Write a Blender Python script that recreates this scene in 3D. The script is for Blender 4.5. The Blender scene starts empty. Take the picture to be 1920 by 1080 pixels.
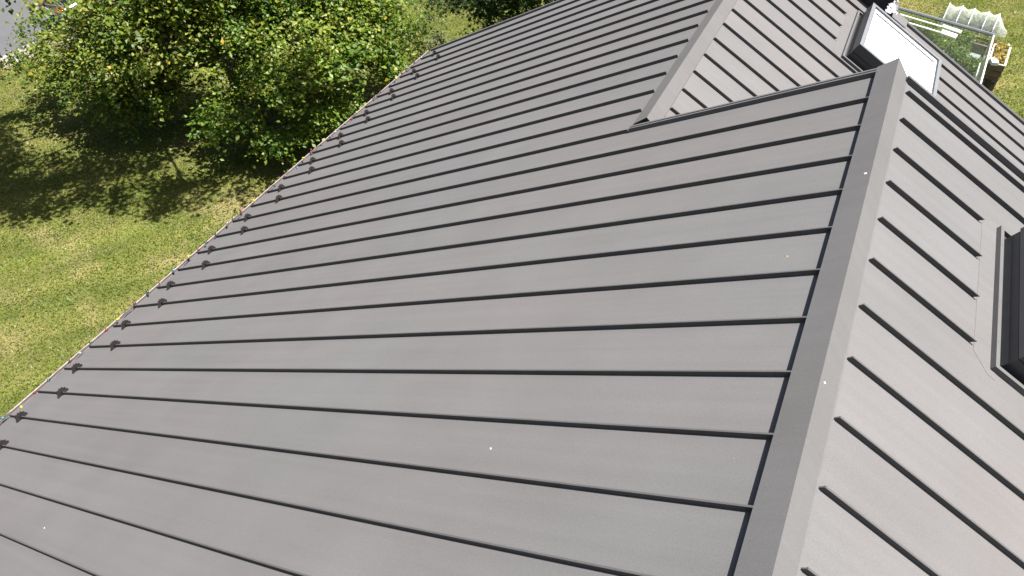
import bpy, bmesh, math, random
import numpy as np
from mathutils import Vector, Matrix

random.seed(7); RNG = np.random.default_rng(7)
SC = bpy.context.scene
COL = SC.collection

# ------------------------------------------------------------------ camera
ZO = 8.12                                        # height of the main ridge line over the lawn
CAM = np.array([-0.27456, -3.51827, 3.45570 + ZO])
RROT = np.array([[0.89677397, 0.44234444, -0.01130674],
                 [-0.31048361, 0.64724496, 0.69618524],
                 [-0.3152719, 0.62081025, -0.71777313]])   # rows: right, up, forward
FPX = 1359.0                                      # focal length in pixels of a 1920 wide picture
cd = bpy.data.cameras.new('camera'); cam = bpy.data.objects.new('camera', cd); COL.objects.link(cam)
cd.sensor_width = 36; cd.lens = FPX / 1920 * 36; cd.clip_start = 0.05; cd.clip_end = 2000
m = Matrix.Identity(4)
for i in range(3):
    m[i][0] = RROT[0][i]; m[i][1] = RROT[1][i]; m[i][2] = -RROT[2][i]; m[i][3] = CAM[i]
cam.matrix_world = m
SC.camera = cam

# ------------------------------------------------------------------ light
SUN = Vector((0.355, 0.09, 0.93)).normalized()    # towards the sun
w = bpy.data.worlds.new('World'); SC.world = w; w.use_nodes = True
nt = w.node_tree; nt.nodes.clear()
sky = nt.nodes.new('ShaderNodeTexSky'); sky.sky_type = 'NISHITA'; sky.sun_disc = False
sky.dust_density = 3.0; sky.air_density = 0.8
sky.sun_elevation = math.asin(SUN.z); sky.sun_rotation = math.atan2(SUN.x, SUN.y)
bg = nt.nodes.new('ShaderNodeBackground'); bg.inputs[1].default_value = 0.05
wo = nt.nodes.new('ShaderNodeOutputWorld')
nt.links.new(sky.outputs[0], bg.inputs[0]); nt.links.new(bg.outputs[0], wo.inputs[0])
sd = bpy.data.lights.new('sun', 'SUN'); sd.energy = 5.0; sd.angle = math.radians(0.53); sd.color = (1, 0.965, 0.92)
so = bpy.data.objects.new('sun', sd); COL.objects.link(so); so.location = (30, 60, 80)
so.rotation_euler = SUN.to_track_quat('Z', 'Y').to_euler()
SC.view_settings.view_transform = 'Standard'; SC.view_settings.look = 'None'
SC.view_settings.exposure = 1.5; SC.view_settings.gamma = 1
SC.view_settings.use_curve_mapping = False
SC.render.engine = 'CYCLES'
SC.cycles.max_bounces = 8; SC.cycles.transparent_max_bounces = 24

# ------------------------------------------------------------------ materials
def mat(name, col, rough=0.6, metal=0.0, spec=0.5, var=0.0, scale=5.0, bump=0.0, bscale=60.0, objrand=0.0, coat=0.0):
    M = bpy.data.materials.new(name); M.use_nodes = True
    n = M.node_tree; b = n.nodes['Principled BSDF']
    b.inputs['Base Color'].default_value = (*col, 1); b.inputs['Roughness'].default_value = rough
    b.inputs['Metallic'].default_value = metal; b.inputs['Specular IOR Level'].default_value = spec
    b.inputs['Coat Weight'].default_value = coat
    tc = n.nodes.new('ShaderNodeTexCoord')
    if var > 0 or objrand > 0:
        no = n.nodes.new('ShaderNodeTexNoise'); no.inputs['Scale'].default_value = scale; no.inputs['Detail'].default_value = 6
        n.links.new(tc.outputs['Object'], no.inputs['Vector'])
        mr = n.nodes.new('ShaderNodeMapRange'); mr.inputs[1].default_value = 0.3; mr.inputs[2].default_value = 0.7
        mr.inputs[3].default_value = 1 - var; mr.inputs[4].default_value = 1 + var
        n.links.new(no.outputs[0], mr.inputs[0])
        out = mr.outputs[0]
        if objrand > 0:
            oi = n.nodes.new('ShaderNodeObjectInfo')
            m2 = n.nodes.new('ShaderNodeMapRange'); m2.inputs[3].default_value = 1 - objrand; m2.inputs[4].default_value = 1 + objrand
            n.links.new(oi.outputs['Random'], m2.inputs[0])
            mu = n.nodes.new('ShaderNodeMath'); mu.operation = 'MULTIPLY'
            n.links.new(out, mu.inputs[0]); n.links.new(m2.outputs[0], mu.inputs[1]); out = mu.outputs[0]
        vm = n.nodes.new('ShaderNodeVectorMath'); vm.operation = 'SCALE'; vm.inputs[0].default_value = col
        n.links.new(out, vm.inputs['Scale']); n.links.new(vm.outputs[0], b.inputs['Base Color'])
    if bump > 0:
        nb = n.nodes.new('ShaderNodeTexNoise'); nb.inputs['Scale'].default_value = bscale; nb.inputs['Detail'].default_value = 4
        n.links.new(tc.outputs['Object'], nb.inputs['Vector'])
        bp = n.nodes.new('ShaderNodeBump'); bp.inputs['Strength'].default_value = bump; bp.inputs['Distance'].default_value = 0.01
        n.links.new(nb.outputs[0], bp.inputs['Height']); n.links.new(bp.outputs[0], b.inputs['Normal'])
    return M

def roof_material(name, col, rough):
    """matt coated steel: fine grain, faint oil-canning, faint weather streaks, a little dust"""
    M = bpy.data.materials.new(name); M.use_nodes = True
    n = M.node_tree; L = n.links.new; b = n.nodes['Principled BSDF']
    tc = n.nodes.new('ShaderNodeTexCoord'); oi = n.nodes.new('ShaderNodeObjectInfo')
    off = n.nodes.new('ShaderNodeVectorMath'); off.operation = 'ADD'
    sc = n.nodes.new('ShaderNodeVectorMath'); sc.operation = 'SCALE'; sc.inputs[0].default_value = (37, 61, 13)
    L(oi.outputs['Random'], sc.inputs['Scale']); L(tc.outputs['Object'], off.inputs[0]); L(sc.outputs[0], off.inputs[1])
    def noise(scale, detail, src):
        q = n.nodes.new('ShaderNodeTexNoise'); q.inputs['Scale'].default_value = scale; q.inputs['Detail'].default_value = detail
        L(src, q.inputs['Vector']); return q.outputs[0]
    def rng(src, a, c, lo=0.3, hi=0.7):
        q = n.nodes.new('ShaderNodeMapRange'); q.inputs[1].default_value = lo; q.inputs[2].default_value = hi
        q.inputs[3].default_value = a; q.inputs[4].default_value = c; L(src, q.inputs[0]); return q.outputs[0]
    def mul(a, c):
        q = n.nodes.new('ShaderNodeMath'); q.operation = 'MULTIPLY'; L(a, q.inputs[0]); L(c, q.inputs[1]); return q.outputs[0]
    grain = rng(noise(150, 3, tc.outputs['Object']), 0.90, 1.10)
    cloud = rng(noise(1.3, 5, off.outputs[0]), 0.955, 1.045)
    # streaks running down the slope: stretched along x
    mp = n.nodes.new('ShaderNodeMapping'); mp.inputs['Scale'].default_value = (0.35, 14, 0.35); L(off.outputs[0], mp.inputs[0])
    streak = rng(noise(1.0, 4, mp.outputs[0]), 0.965, 1.035)
    pan = rng(oi.outputs['Random'], 0.975, 1.025, 0, 1)
    v = mul(mul(grain, cloud), mul(streak, pan))
    vm = n.nodes.new('ShaderNodeVectorMath'); vm.operation = 'SCALE'; vm.inputs[0].default_value = col
    L(v, vm.inputs['Scale'])
    hue = n.nodes.new('ShaderNodeMix'); hue.data_type = 'RGBA'; gp = n.nodes.new('ShaderNodeNewGeometry'); L(rng(noise(.33, 2, gp.outputs['Position']), 0, 1, .4, .62), hue.inputs['Factor'])
    hue.inputs['A'].default_value = (.992, 1.0, 1.006, 1); hue.inputs['B'].default_value = (1.022, .993, .990, 1)
    hm = n.nodes.new('ShaderNodeVectorMath'); hm.operation = 'MULTIPLY'; L(vm.outputs[0], hm.inputs[0]); L(hue.outputs['Result'], hm.inputs[1]); vm = hm
    # pale dust flecks
    vo = n.nodes.new('ShaderNodeTexVoronoi'); vo.inputs['Scale'].default_value = 7; L(off.outputs[0], vo.inputs['Vector'])
    dot = rng(vo.outputs['Distance'], 1, 0, 0.012, 0.03)
    spr = n.nodes.new('ShaderNodeSeparateColor'); L(vo.outputs['Color'], spr.inputs[0])
    pick = rng(spr.outputs[0], 0, 0.8, 0.93, 0.97)
    mx = n.nodes.new('ShaderNodeMix'); mx.data_type = 'RGBA'; L(mul(dot, pick), mx.inputs['Factor'])
    L(vm.outputs[0], mx.inputs['A']); mx.inputs['B'].default_value = (0.32, 0.31, 0.29, 1)
    L(mx.outputs['Result'], b.inputs['Base Color'])
    b.inputs['Roughness'].default_value = rough; b.inputs['Specular IOR Level'].default_value = 0.05
    # oil-canning and grain relief
    b1 = n.nodes.new('ShaderNodeBump'); b1.inputs['Strength'].default_value = 0.10; b1.inputs['Distance'].default_value = 0.02
    L(noise(2.2, 2, off.outputs[0]), b1.inputs['Height'])
    b2 = n.nodes.new('ShaderNodeBump'); b2.inputs['Strength'].default_value = 0.16; b2.inputs['Distance'].default_value = 0.002
    L(noise(420, 2, tc.outputs['Object']), b2.inputs['Height']); L(b1.outputs[0], b2.inputs['Normal'])
    L(b2.outputs[0], b.inputs['Normal'])
    return M

RC = (0.1165, 0.1142, 0.1142)
M_roof = roof_material('roof_steel', RC, 0.7)
M_seam = mat('seam_steel', (0.075, 0.073, 0.073), 0.6, spec=.15, var=0.08, scale=9)  # same coating as the roof, darkened: shade of unlit seam sides in the colour
M_cap = roof_material('ridge_steel', tuple(c * .93 for c in RC), 0.7)
M_trim = mat('verge_steel', (0.10, 0.098, 0.098), 0.6, spec=.2, var=0.06, scale=6)
M_deck = mat('underlay', (0.03, 0.03, 0.03), 0.9, var=0.2, scale=8)
M_hook = mat('snow_guard_black', (0.017, 0.0145, 0.014), 0.7, spec=.12, var=0.15, scale=20)
M_frame_dark = mat('skylight_dark', (0.035, 0.037, 0.041), 0.45, var=0.1, scale=12)
M_frame_light = mat('skylight_cover', (0.13, 0.137, 0.143), 0.5, var=0.05, scale=10)  # paler than the sash sides: reflection on the frame top put into the colour
M_backing = mat('backing_white', (0.86, 0.86, 0.85), 0.8, var=0.02, scale=4)
M_white_frame = mat('sash_white', (0.75, 0.75, 0.74), 0.6, var=0.03, scale=6)
M_gutter = mat('gutter', (0.10, 0.09, 0.09), 0.45, var=0.1, scale=8)
M_rimgut = mat('gutter_bead', (0.30, 0.255, 0.25), 0.5, var=0.25, scale=14)
M_wire = mat('cable_dark', (0.05, 0.03, 0.035), 0.6, var=0.1)
M_wall = mat('render_wall', (0.55, 0.53, 0.5), 0.85, var=0.06, scale=3, bump=0.2)
M_chim = mat('chimney_black', (0.018, 0.018, 0.02), 0.75, var=0.35, scale=30, bump=0.8, bscale=45)
M_foil = mat('foil', (0.62, 0.62, 0.63), 0.35, metal=0.5, var=0.1, scale=10, bump=0.6, bscale=30)
M_bark = mat('bark', (0.10, 0.085, 0.07), 0.9, var=0.35, scale=14, bump=0.8, bscale=40)
M_asph = mat('asphalt', (0.072, 0.072, 0.077), 0.85, var=0.10, scale=1.2, bump=0.3, bscale=160)
M_gravel = mat('gravel', (0.21, 0.19, 0.175), 0.95, var=0.4, scale=22, bump=1.0, bscale=35)
M_stone = mat('gravel_stone', (0.23, 0.21, 0.19), 0.9, var=0.3, scale=9)
M_carpaint = mat('car_paint_black', (0.012, 0.013, 0.016), 0.25, coat=1.0, var=0.05)
M_carglass = mat('car_glass', (0.02, 0.025, 0.03), 0.05, var=0.05)
M_tyre = mat('tyre', (0.02, 0.02, 0.02), 0.85, var=0.2, scale=20)
M_rim = mat('rim', (0.45, 0.45, 0.46), 0.3, metal=0.8, var=0.05)
M_red = mat('tail_red', (0.55, 0.02, 0.012), 0.2, coat=0.6, var=0.1)
M_plate = mat('plate', (0.7, 0.7, 0.68), 0.5, var=0.05)
M_alu = mat('greenhouse_alu', (0.55, 0.56, 0.57), 0.4, metal=0.5, var=0.06)
M_alu_dk = mat('greenhouse_rail', (0.13, 0.14, 0.15), 0.5, var=0.1)
M_pipe = mat('white_pipe', (0.72, 0.72, 0.72), 0.45, var=0.05)
M_wood = mat('weathered_wood', (0.145, 0.098, 0.065), 0.85, var=0.35, scale=16, bump=0.5)
M_woodp = mat('pale_wood', (0.40, 0.34, 0.26), 0.85, var=0.25, scale=16, bump=0.4)
M_straw = mat('dry_plants', (0.33, 0.25, 0.12), 0.9, var=0.4, scale=22)
M_soil = mat('soil', (0.055, 0.04, 0.03), 0.95, var=0.4, scale=20, bump=1.0)
M_slab = mat('concrete_slab', (0.22, 0.22, 0.225), 0.9, var=0.15, scale=8, bump=0.4)
M_bucket = mat('bucket_black', (0.02, 0.02, 0.022), 0.5, var=0.2)
M_fleck = mat('white_fleck', (0.75, 0.74, 0.70), 0.9, var=0.1, scale=50)
M_fleckb = mat('brown_fleck', (0.25, 0.17, 0.11), 0.9, var=0.2, scale=50)
M_panelw = mat('white_panel', (0.6, 0.62, 0.62), 0.6, var=0.05)

def glass_mat(name, tint=(1, 1, 1), fac=1.0, ior=1.5, haze=0.0):
    M = bpy.data.materials.new(name); M.use_nodes = True; n = M.node_tree; n.nodes.clear(); L = n.links.new
    o = n.nodes.new('ShaderNodeOutputMaterial'); tr = n.nodes.new('ShaderNodeBsdfTransparent'); tr.inputs[0].default_value = (*tint, 1)
    g = n.nodes.new('ShaderNodeBsdfGlossy'); g.inputs['Roughness'].default_value = 0.03
    lw = n.nodes.new('ShaderNodeLayerWeight'); lw.inputs[0].default_value = .5
    pw = n.nodes.new('ShaderNodeMath'); pw.operation = 'POWER'; L(lw.outputs['Facing'], pw.inputs[0]); pw.inputs[1].default_value = 5
    f = n.nodes.new('ShaderNodeMath'); f.operation = 'MULTIPLY_ADD'; L(pw.outputs[0], f.inputs[0]); f.inputs[1].default_value = .6 * (ior - 1) * 2; f.inputs[2].default_value = .04 * (ior - 1) * 2
    mx = n.nodes.new('ShaderNodeMixShader'); L(f.outputs[0], mx.inputs[0]); L(tr.outputs[0], mx.inputs[1]); L(g.outputs[0], mx.inputs[2])
    last = mx.outputs[0]
    if haze > 0:
        tx = n.nodes.new('ShaderNodeTexCoord'); no = n.nodes.new('ShaderNodeTexNoise'); no.inputs['Scale'].default_value = 9
        L(tx.outputs['Object'], no.inputs['Vector'])
        mr = n.nodes.new('ShaderNodeMapRange'); mr.inputs[1].default_value = .3; mr.inputs[2].default_value = .7
        mr.inputs[3].default_value = haze * .6; mr.inputs[4].default_value = haze * 1.3; L(no.outputs[0], mr.inputs[0])
        d = n.nodes.new('ShaderNodeBsdfDiffuse'); d.inputs[0].default_value = (.72, .76, .74, 1)
        t2 = n.nodes.new('ShaderNodeBsdfTranslucent'); t2.inputs[0].default_value = (.72, .76, .74, 1)
        ad = n.nodes.new('ShaderNodeMixShader'); ad.inputs[0].default_value = .5; L(d.outputs[0], ad.inputs[1]); L(t2.outputs[0], ad.inputs[2])
        m2 = n.nodes.new('ShaderNodeMixShader'); L(mr.outputs[0], m2.inputs[0])
        L(last, m2.inputs[1]); L(ad.outputs[0], m2.inputs[2]); last = m2.outputs[0]
    L(last, o.inputs[0]); return M
M_glass = glass_mat('window_glass')
M_ghglass = glass_mat('greenhouse_glass', (0.88, 0.95, 0.92), haze=0.08)
M_net = glass_mat('garden_net', ior=1.05, haze=0.34)

def leaf_mat(name):
    M = bpy.data.materials.new(name); M.use_nodes = True; n = M.node_tree; L = n.links.new; b = n.nodes['Principled BSDF']
    at = n.nodes.new('ShaderNodeAttribute'); at.attribute_name = 'leafcol'
    L(at.outputs['Color'], b.inputs['Base Color']); b.inputs['Roughness'].default_value = 0.45; b.inputs['Specular IOR Level'].default_value = 0.4
    tl = n.nodes.new('ShaderNodeBsdfTranslucent')
    hs = n.nodes.new('ShaderNodeMix'); hs.data_type = 'RGBA'; hs.blend_type = 'MULTIPLY'; hs.inputs['Factor'].default_value = 1
    L(at.outputs['Color'], hs.inputs['A']); hs.inputs['B'].default_value = (1.25, 1.2, 0.35, 1)
    L(hs.outputs['Result'], tl.inputs[0])
    mx = n.nodes.new('ShaderNodeMixShader'); mx.inputs[0].default_value = 0.45
    L(b.outputs[0], mx.inputs[1]); L(tl.outputs[0], mx.inputs[2])
    L(mx.outputs[0], n.nodes['Material Output'].inputs[0]); return M
M_leaf = leaf_mat('leaf')

def lawn_material():
    M = bpy.data.materials.new('lawn'); M.use_nodes = True; n = M.node_tree; L = n.links.new; b = n.nodes['Principled BSDF']
    tc = n.nodes.new('ShaderNodeTexCoord')
    def noise(scale, detail=5, rough=.6, sx=1, sy=1):
        mp = n.nodes.new('ShaderNodeMapping'); mp.inputs['Scale'].default_value = (sx, sy, 1); L(tc.outputs['Object'], mp.inputs[0])
        q = n.nodes.new('ShaderNodeTexNoise'); q.inputs['Scale'].default_value = scale; q.inputs['Detail'].default_value = detail
        q.inputs['Roughness'].default_value = rough; L(mp.outputs[0], q.inputs['Vector']); return q.outputs[0]
    def ramp(src, stops):
        r = n.nodes.new('ShaderNodeValToRGB'); L(src, r.inputs[0]); e = r.color_ramp.elements
        e[0].position, e[0].color = stops[0][0], (*stops[0][1], 1); e[1].position, e[1].color = stops[1][0], (*stops[1][1], 1)
        for p, c in stops[2:]:
            x = e.new(p); x.color = (*c, 1)
        return r.outputs[0]
    def mix(f, a, c, mode='MIX'):
        q = n.nodes.new('ShaderNodeMix'); q.data_type = 'RGBA'; q.blend_type = mode
        if isinstance(f, float): q.inputs['Factor'].default_value = f
        else: L(f, q.inputs['Factor'])
        L(a, q.inputs['A']); L(c, q.inputs['B']); return q.outputs['Result']
    base = ramp(noise(.55, 6), [(.32, (.064, .086, .015)), (.5, (.110, .122, .026)), (.66, (.170, .150, .058))])
    fine = ramp(noise(11, 8, .75), [(.3, (.05, .068, .012)), (.5, (.115, .130, .028)), (.72, (.21, .19, .07))])
    c = mix(.55, base, fine)
    straw = ramp(noise(.33, 4, .6, 1, 1.7), [(.53, (0, 0, 0)), (.68, (.75, .75, .75))])
    sc = ramp(noise(19, 6, .7), [(.3, (.17, .135, .06)), (.7, (.30, .24, .12))])
    c = mix(straw, c, sc)
    sp = ramp(noise(31, 4, .8), [(.35, (.55, .55, .55)), (.65, (1.35, 1.35, 1.35))])
    c = mix(1.0, c, sp, 'MULTIPLY')
    mp = n.nodes.new('ShaderNodeMapping'); mp.vector_type = 'TEXTURE'; mp.inputs['Rotation'].default_value = (0, 0, .92); mp.inputs['Scale'].default_value = (5.0, 1, 1); L(tc.outputs['Object'], mp.inputs[0])
    q = n.nodes.new('ShaderNodeTexNoise'); q.inputs['Scale'].default_value = 1.5; q.inputs['Detail'].default_value = 5; L(mp.outputs[0], q.inputs['Vector'])
    c = mix(1.0, c, ramp(q.outputs[0], [(.36, (.72, .80, .70)), (.62, (1.22, 1.17, 1.25))]), 'MULTIPLY')
    clov = ramp(noise(2.4, 5, .8), [(.63, (0, 0, 0)), (.70, (.8, .8, .8))])
    gr = ramp(noise(40, 3, .7), [(.3, (.07, .11, .010)), (.7, (.15, .20, .02))])
    c = mix(clov, c, gr)
    L(c, b.inputs['Base Color']); b.inputs['Roughness'].default_value = 0.85; b.inputs['Specular IOR Level'].default_value = 0.15
    bp = n.nodes.new('ShaderNodeBump'); bp.inputs['Strength'].default_value = 0.9; bp.inputs['Distance'].default_value = 0.05
    L(noise(24, 7, .75), bp.inputs['Height']); L(bp.outputs[0], b.inputs['Normal'])
    return M
M_lawn = lawn_material()

# ------------------------------------------------------------------ helpers
def link(o, parent=None, **props):
    COL.objects.link(o)
    if parent is not None: o.parent = parent
    for k, v in props.items():
        if v is not None: o[k] = v
    return o
def mesh(name, verts, faces, material, fix=True, smooth=False):
    me = bpy.data.meshes.new(name); me.from_pydata([tuple(map(float, v)) for v in verts], [], faces)
    if fix:
        b = bmesh.new(); b.from_mesh(me); bmesh.ops.recalc_face_normals(b, faces=b.faces); b.to_mesh(me); b.free()
    if smooth:
        me.polygons.foreach_set('use_smooth', [True] * len(me.polygons))
    me.materials.append(material); me.update(); return me
def obj(name, verts, faces, material, parent=None, smooth=False, **props):
    return link(bpy.data.objects.new(name, mesh(name, verts, faces, material, True, smooth)), parent, **props)
def inst(name, me, parent, loc=(0, 0, 0), rot=None, **props):
    o = bpy.data.objects.new(name, me); o.location = loc
    if rot is not None: o.rotation_euler = rot
    return link(o, parent, **props)
def empty(name, loc=(0, 0, 0), rotz=0, **props):
    o = bpy.data.objects.new(name, None); o.location = loc; o.rotation_euler = (0, 0, rotz); o.empty_display_size = 0.2
    return link(o, None, **props)
class MB:
    def __init__(s): s.v = []; s.f = []
    def add(s, v, f):
        k = len(s.v); s.v += [tuple(map(float, p)) for p in v]; s.f += [tuple(i + k for i in q) for q in f]; return s
    def hexa(s, p): return s.add(p, [(0, 1, 2, 3), (7, 6, 5, 4), (0, 4, 5, 1), (1, 5, 6, 2), (2, 6, 7, 3), (3, 7, 4, 0)])
    def box(s, a, b):
        (x0, y0, z0), (x1, y1, z1) = a, b
        return s.hexa([(x0, y0, z0), (x1, y0, z0), (x1, y1, z0), (x0, y1, z0), (x0, y0, z1), (x1, y0, z1), (x1, y1, z1), (x0, y1, z1)])
    def tube(s, pts, r, n=8, cap=True):
        pts = [np.array(p, float) for p in pts]; rr = r if hasattr(r, '__len__') else [r] * len(pts)
        rings = []
        ref = None
        for i, p in enumerate(pts):
            d = pts[min(i + 1, len(pts) - 1)] - pts[max(i - 1, 0)]; d /= np.linalg.norm(d) + 1e-12
            if ref is None: ref = np.array([0, 0, 1.]) if abs(d[2]) < .9 else np.array([1., 0, 0])
            a = np.cross(d, ref); a /= np.linalg.norm(a) + 1e-12; b = np.cross(d, a); ref = np.cross(a, d)
            rings.append([p + rr[i] * (math.cos(t) * a + math.sin(t) * b) for t in np.arange(n) * 2 * math.pi / n])
        v = [q for r_ in rings for q in r_]; f = []
        for i in range(len(pts) - 1):
            for j in range(n):
                k = (j + 1) % n; f.append((i * n + j, i * n + k, (i + 1) * n + k, (i + 1) * n + j))
        if cap: f += [tuple(range(n))[::-1], tuple((len(pts) - 1) * n + j for j in range(n))]
        return s.add(v, f)
    def prism(s, poly_a, poly_b):
        n = len(poly_a); f = [tuple(range(n))[::-1], tuple(range(n, 2 * n))]
        for i in range(n): f.append((i, (i + 1) % n, n + (i + 1) % n, n + i))
        return s.add(list(poly_a) + list(poly_b), f)
    def obj(s, name, material, parent=None, smooth=False, **p): return obj(name, s.v, s.f, material, parent, smooth, **p)
    def mesh(s, name, material, smooth=False): return mesh(name, s.v, s.f, material, True, smooth)
def at(px, py, z):
    """point at height z on the ray through a pixel of the 1920 x 1080 photograph"""
    d = RROT.T @ np.array([(px - 960) / FPX, -(py - 540) / FPX, 1.0]); k = (z - CAM[2]) / d[2]; return CAM + k * d

# ------------------------------------------------------------------ ground
lawn = obj('lawn', [(-300, -300, 0), (300, -300, 0), (300, 300, 0), (-300, 300, 0)], [(0, 1, 2, 3)], M_lawn, kind='structure')
def rx(y): return -25.1 + 0.2 * (y - 8.7)          # road edge nearest the house
obj('road', [(rx(-120) - 7, -120, .008), (rx(-120), -120, .008), (rx(120), 120, .008), (rx(120) - 7, 120, .008)], [(0, 1, 2, 3)], M_asph, kind='structure')
g = [(rx(y) - .05 + .06 * math.sin(y * 3.1), y) for y in np.arange(-40, 60, .4)]
g2 = [(rx(y) + .78 + .10 * math.sin(y * 2.3) + .06 * math.sin(y * 6.1 + 1), y) for y in np.arange(-40, 60, .4)]
gv = [(x, y, .014) for x, y in g] + [(x, y, .014) for x, y in g2]; ng = len(g)
obj('gravel_path', gv, [(i, ng + i, ng + i + 1, i + 1) for i in range(ng - 1)], M_gravel, kind='structure')
mb = MB()
for i in range(1500):
    y = random.uniform(4, 20); x = rx(y) + random.uniform(-.05, .85); r = random.uniform(.012, .035); a = random.uniform(0, 6)
    ring = [(x + r * math.cos(a + k * 1.57) * random.uniform(.7, 1.2), y + r * math.sin(a + k * 1.57) * random.uniform(.7, 1.2), .012) for k in range(4)]
    mb.add(ring + [(x, y, .014 + r * .9)], [(0, 1, 4), (1, 2, 4), (2, 3, 4), (3, 0, 4)])
mb.obj('gravel_stones', M_stone, kind='stuff', label='loose pale stones on the gravel strip beside the road', category='gravel')

# ------------------------------------------------------------------ house roof
PITCH = math.radians(29.04); CP, SP = math.cos(PITCH), math.sin(PITCH); S = 0.475
house = empty('house', (0, 0, 0), label='large house with a grey standing seam metal roof and two ridges', category='house')
class Slope:
    def __init__(s, x, z, sign): s.x, s.z, s.s = x, z, sign
    def P(s, u, y, n=0.0):   # u down the slope from the apex line, n off the surface
        return (s.x + s.s * (u * CP + n * SP), y, ZO + s.z - u * SP + n * CP)
    def ux(s, x): return (x - s.x) / (s.s * CP)
    def block(s, mb, u0, u1, y0, y1, n0, n1):
        p = s.P
        return mb.hexa([p(u0, y0, n0), p(u1, y0, n0), p(u1, y1, n0), p(u0, y1, n0), p(u0, y0, n1), p(u1, y0, n1), p(u1, y1, n1), p(u0, y1, n1)])
AX, AZ = 0.1512, 0.0839
BX, BZ = -2.09, -1.160
L_ = Slope(AX, AZ, -1); R1 = Slope(AX, AZ, 1); R2 = Slope(BX, BZ, 1)
UE = L_.ux(-9.49)                                  # eave of the left slope
UB = L_.ux(-2.235)                                 # lower ridge on the left slope
YF2 = 22 * S + .09
Y0, YV, YF = -16 * S, 7 * S + 0.05, 22 * S          # front gable, inner verge, far gable
UE1 = R1.ux(9.79); UE2 = R2.ux(5.31)

def slope_part(name, label, sl, pieces):
    mb = MB()
    for (u0, u1, y0, y1) in pieces: sl.block(mb, u0, u1, y0, y1, -.11, -.012)
    return mb.obj(name, M_deck, house, label=label)
left = slope_part('roof_slope', 'long left roof slope with snow guards along its eave', L_, [(0.02, UB, Y0, 7 * S), (UB, UE - .02, Y0, YF)])
right = slope_part('roof_slope', 'right roof slope beside the high ridge', R1, [(0.02, UE1, Y0, 7 * S)])
rear = slope_part('roof_slope', 'far right roof slope below the lower ridge', R2, [(0.02, UE2, 7 * S + .09, YF2)])

SEAM_H, SEAM_W = 0.043, 0.009
_cache = {}
def pan(parent, sl, u0, u1, y, width, name='panel'):
    key = ('p', sl, round(u0, 3), round(u1, 3), round(width, 3))
    if key not in _cache:
        mb = MB(); sl.block(mb, u0, u1, 0.002, width - .002, -.008, 0); _cache[key] = mb.mesh(name, M_roof)
    return inst(name, _cache[key], parent, (0, y, 0))
def seam(parent, sl, u0, u1, y, slant=0.0):
    key = ('s', sl, round(u0, 3), round(u1, 3), slant)
    if key not in _cache:
        mb = MB(); p = sl.P; h = SEAM_H; w_ = SEAM_W / 2; t = w_ + .002
        prof = [(-w_, -.002), (w_, -.002), (w_, h - .010), (t, h - .008), (t, h - .001), (t - .003, h), (-t + .003, h), (-t, h - .001), (-t, h - .008), (-w_, h - .010)]
        mb.prism([p(u0 + slant * (hh / h), yy, hh) for yy, hh in prof], [p(u1 + 2.0 * slant * (hh / h), yy, hh) for yy, hh in prof])
        _cache[key] = mb.mesh('seam', M_seam)
    return inst('seam', _cache[key], parent, (0, y, 0))
UCAP = L_.ux(0.05)
for k in range(-16, 22):
    y = k * S
    if k < 7: pan(left, L_, 0.06, UE, y, S)
    else: pan(left, L_, UB - .05, UE, y, S)
    if k > -16:
        if k < 7: seam(left, L_, UCAP, UE - .004, y)
        else: seam(left, L_, UB + (0.0 if k == 7 else .002), UE - .004, y, 0.0)
# right slope: seams stop at the flange of the cap; the skylight apron cuts some
y1s = [3.13 - S * j for j in range(23)]
UR = R1.ux(0.2845)
SK2 = dict(sl=R1, u0=R1.ux(1.27), y0=0.66, y1=2.28)
SK1 = dict(sl=R2, u0=R2.ux(-0.36), y0=7.91, y1=9.60)
SKL = 1.62                                          # length of a skylight down the slope, flashing included
def cut_seam(parent, sl, u0, u1, y, sk):
    a, b_ = sk['u0'] - .20, sk['u0'] + SKL + .12
    if sk['y0'] - .06 < y < sk['y1'] + .06:
        if a > u0: seam(parent, sl, u0, a, y, 0.012)
        seam(parent, sl, b_, u1, y)
    else: seam(parent, sl, u0, u1, y, 0.012)
for j, y in enumerate(y1s):
    pan(right, R1, 0.06, UE1, y, S if j else (7 * S - .02 - y))
    cut_seam(right, R1, UR, UE1, y, SK2)
pan(right, R1, 0.06, UE1, Y0, y1s[-1] - Y0)
y2s = [0.18 + S * k for k in range(7, 22) if 0.18 + S * k < YF2 - .1]
for j, y in enumerate(y2s):
    pan(rear, R2, 0.06, UE2, y, S if j < len(y2s) - 1 else YF2 - y)
    cut_seam(rear, R2, R2.ux(-1.962), UE2, y, SK1)
pan(rear, R2, 0.06, UE2, 7 * S + .10, y2s[0] - 7 * S - .10)

# verges -------------------------------------------------------------
def verge(sl, u0, u1, y, sgn, h, name='verge_trim', wide=.075):
    """folded edge trim: an upstand, a channel and an outer lip (sgn: which way is out)"""
    mb = MB(); p = sl.P
    prof = [(0, -.02), (0, h), (.016, h + .003), (.016, h - .022), (wide - .022, h - .022), (wide - .022, h - .004), (wide, h - .002), (wide, -.14), (wide - .006, -.14), (wide - .006, -.02)]
    mb.prism([p(u0, y + sgn * a, b) for a, b in prof], [p(u1, y + sgn * a, b) for a, b in prof])
    return mb.obj(name, M_trim, house)
verge(L_, 0.10, UB - .02, 7 * S - .012, 1, .048)
verge(R1, UR - .03, UE1, 7 * S - .012, 1, .052, wide=.045)
verge(L_, UB + .10, UE, YF - .012, 1, .045)
verge(R2, R2.ux(-1.97), UE2, YF2 - .012, 1, .045)
verge(L_, 0.10, UE, Y0 + .012, -1, .045)
verge(R1, UR - .03, UE1, Y0 + .012, -1, .045)

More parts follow.
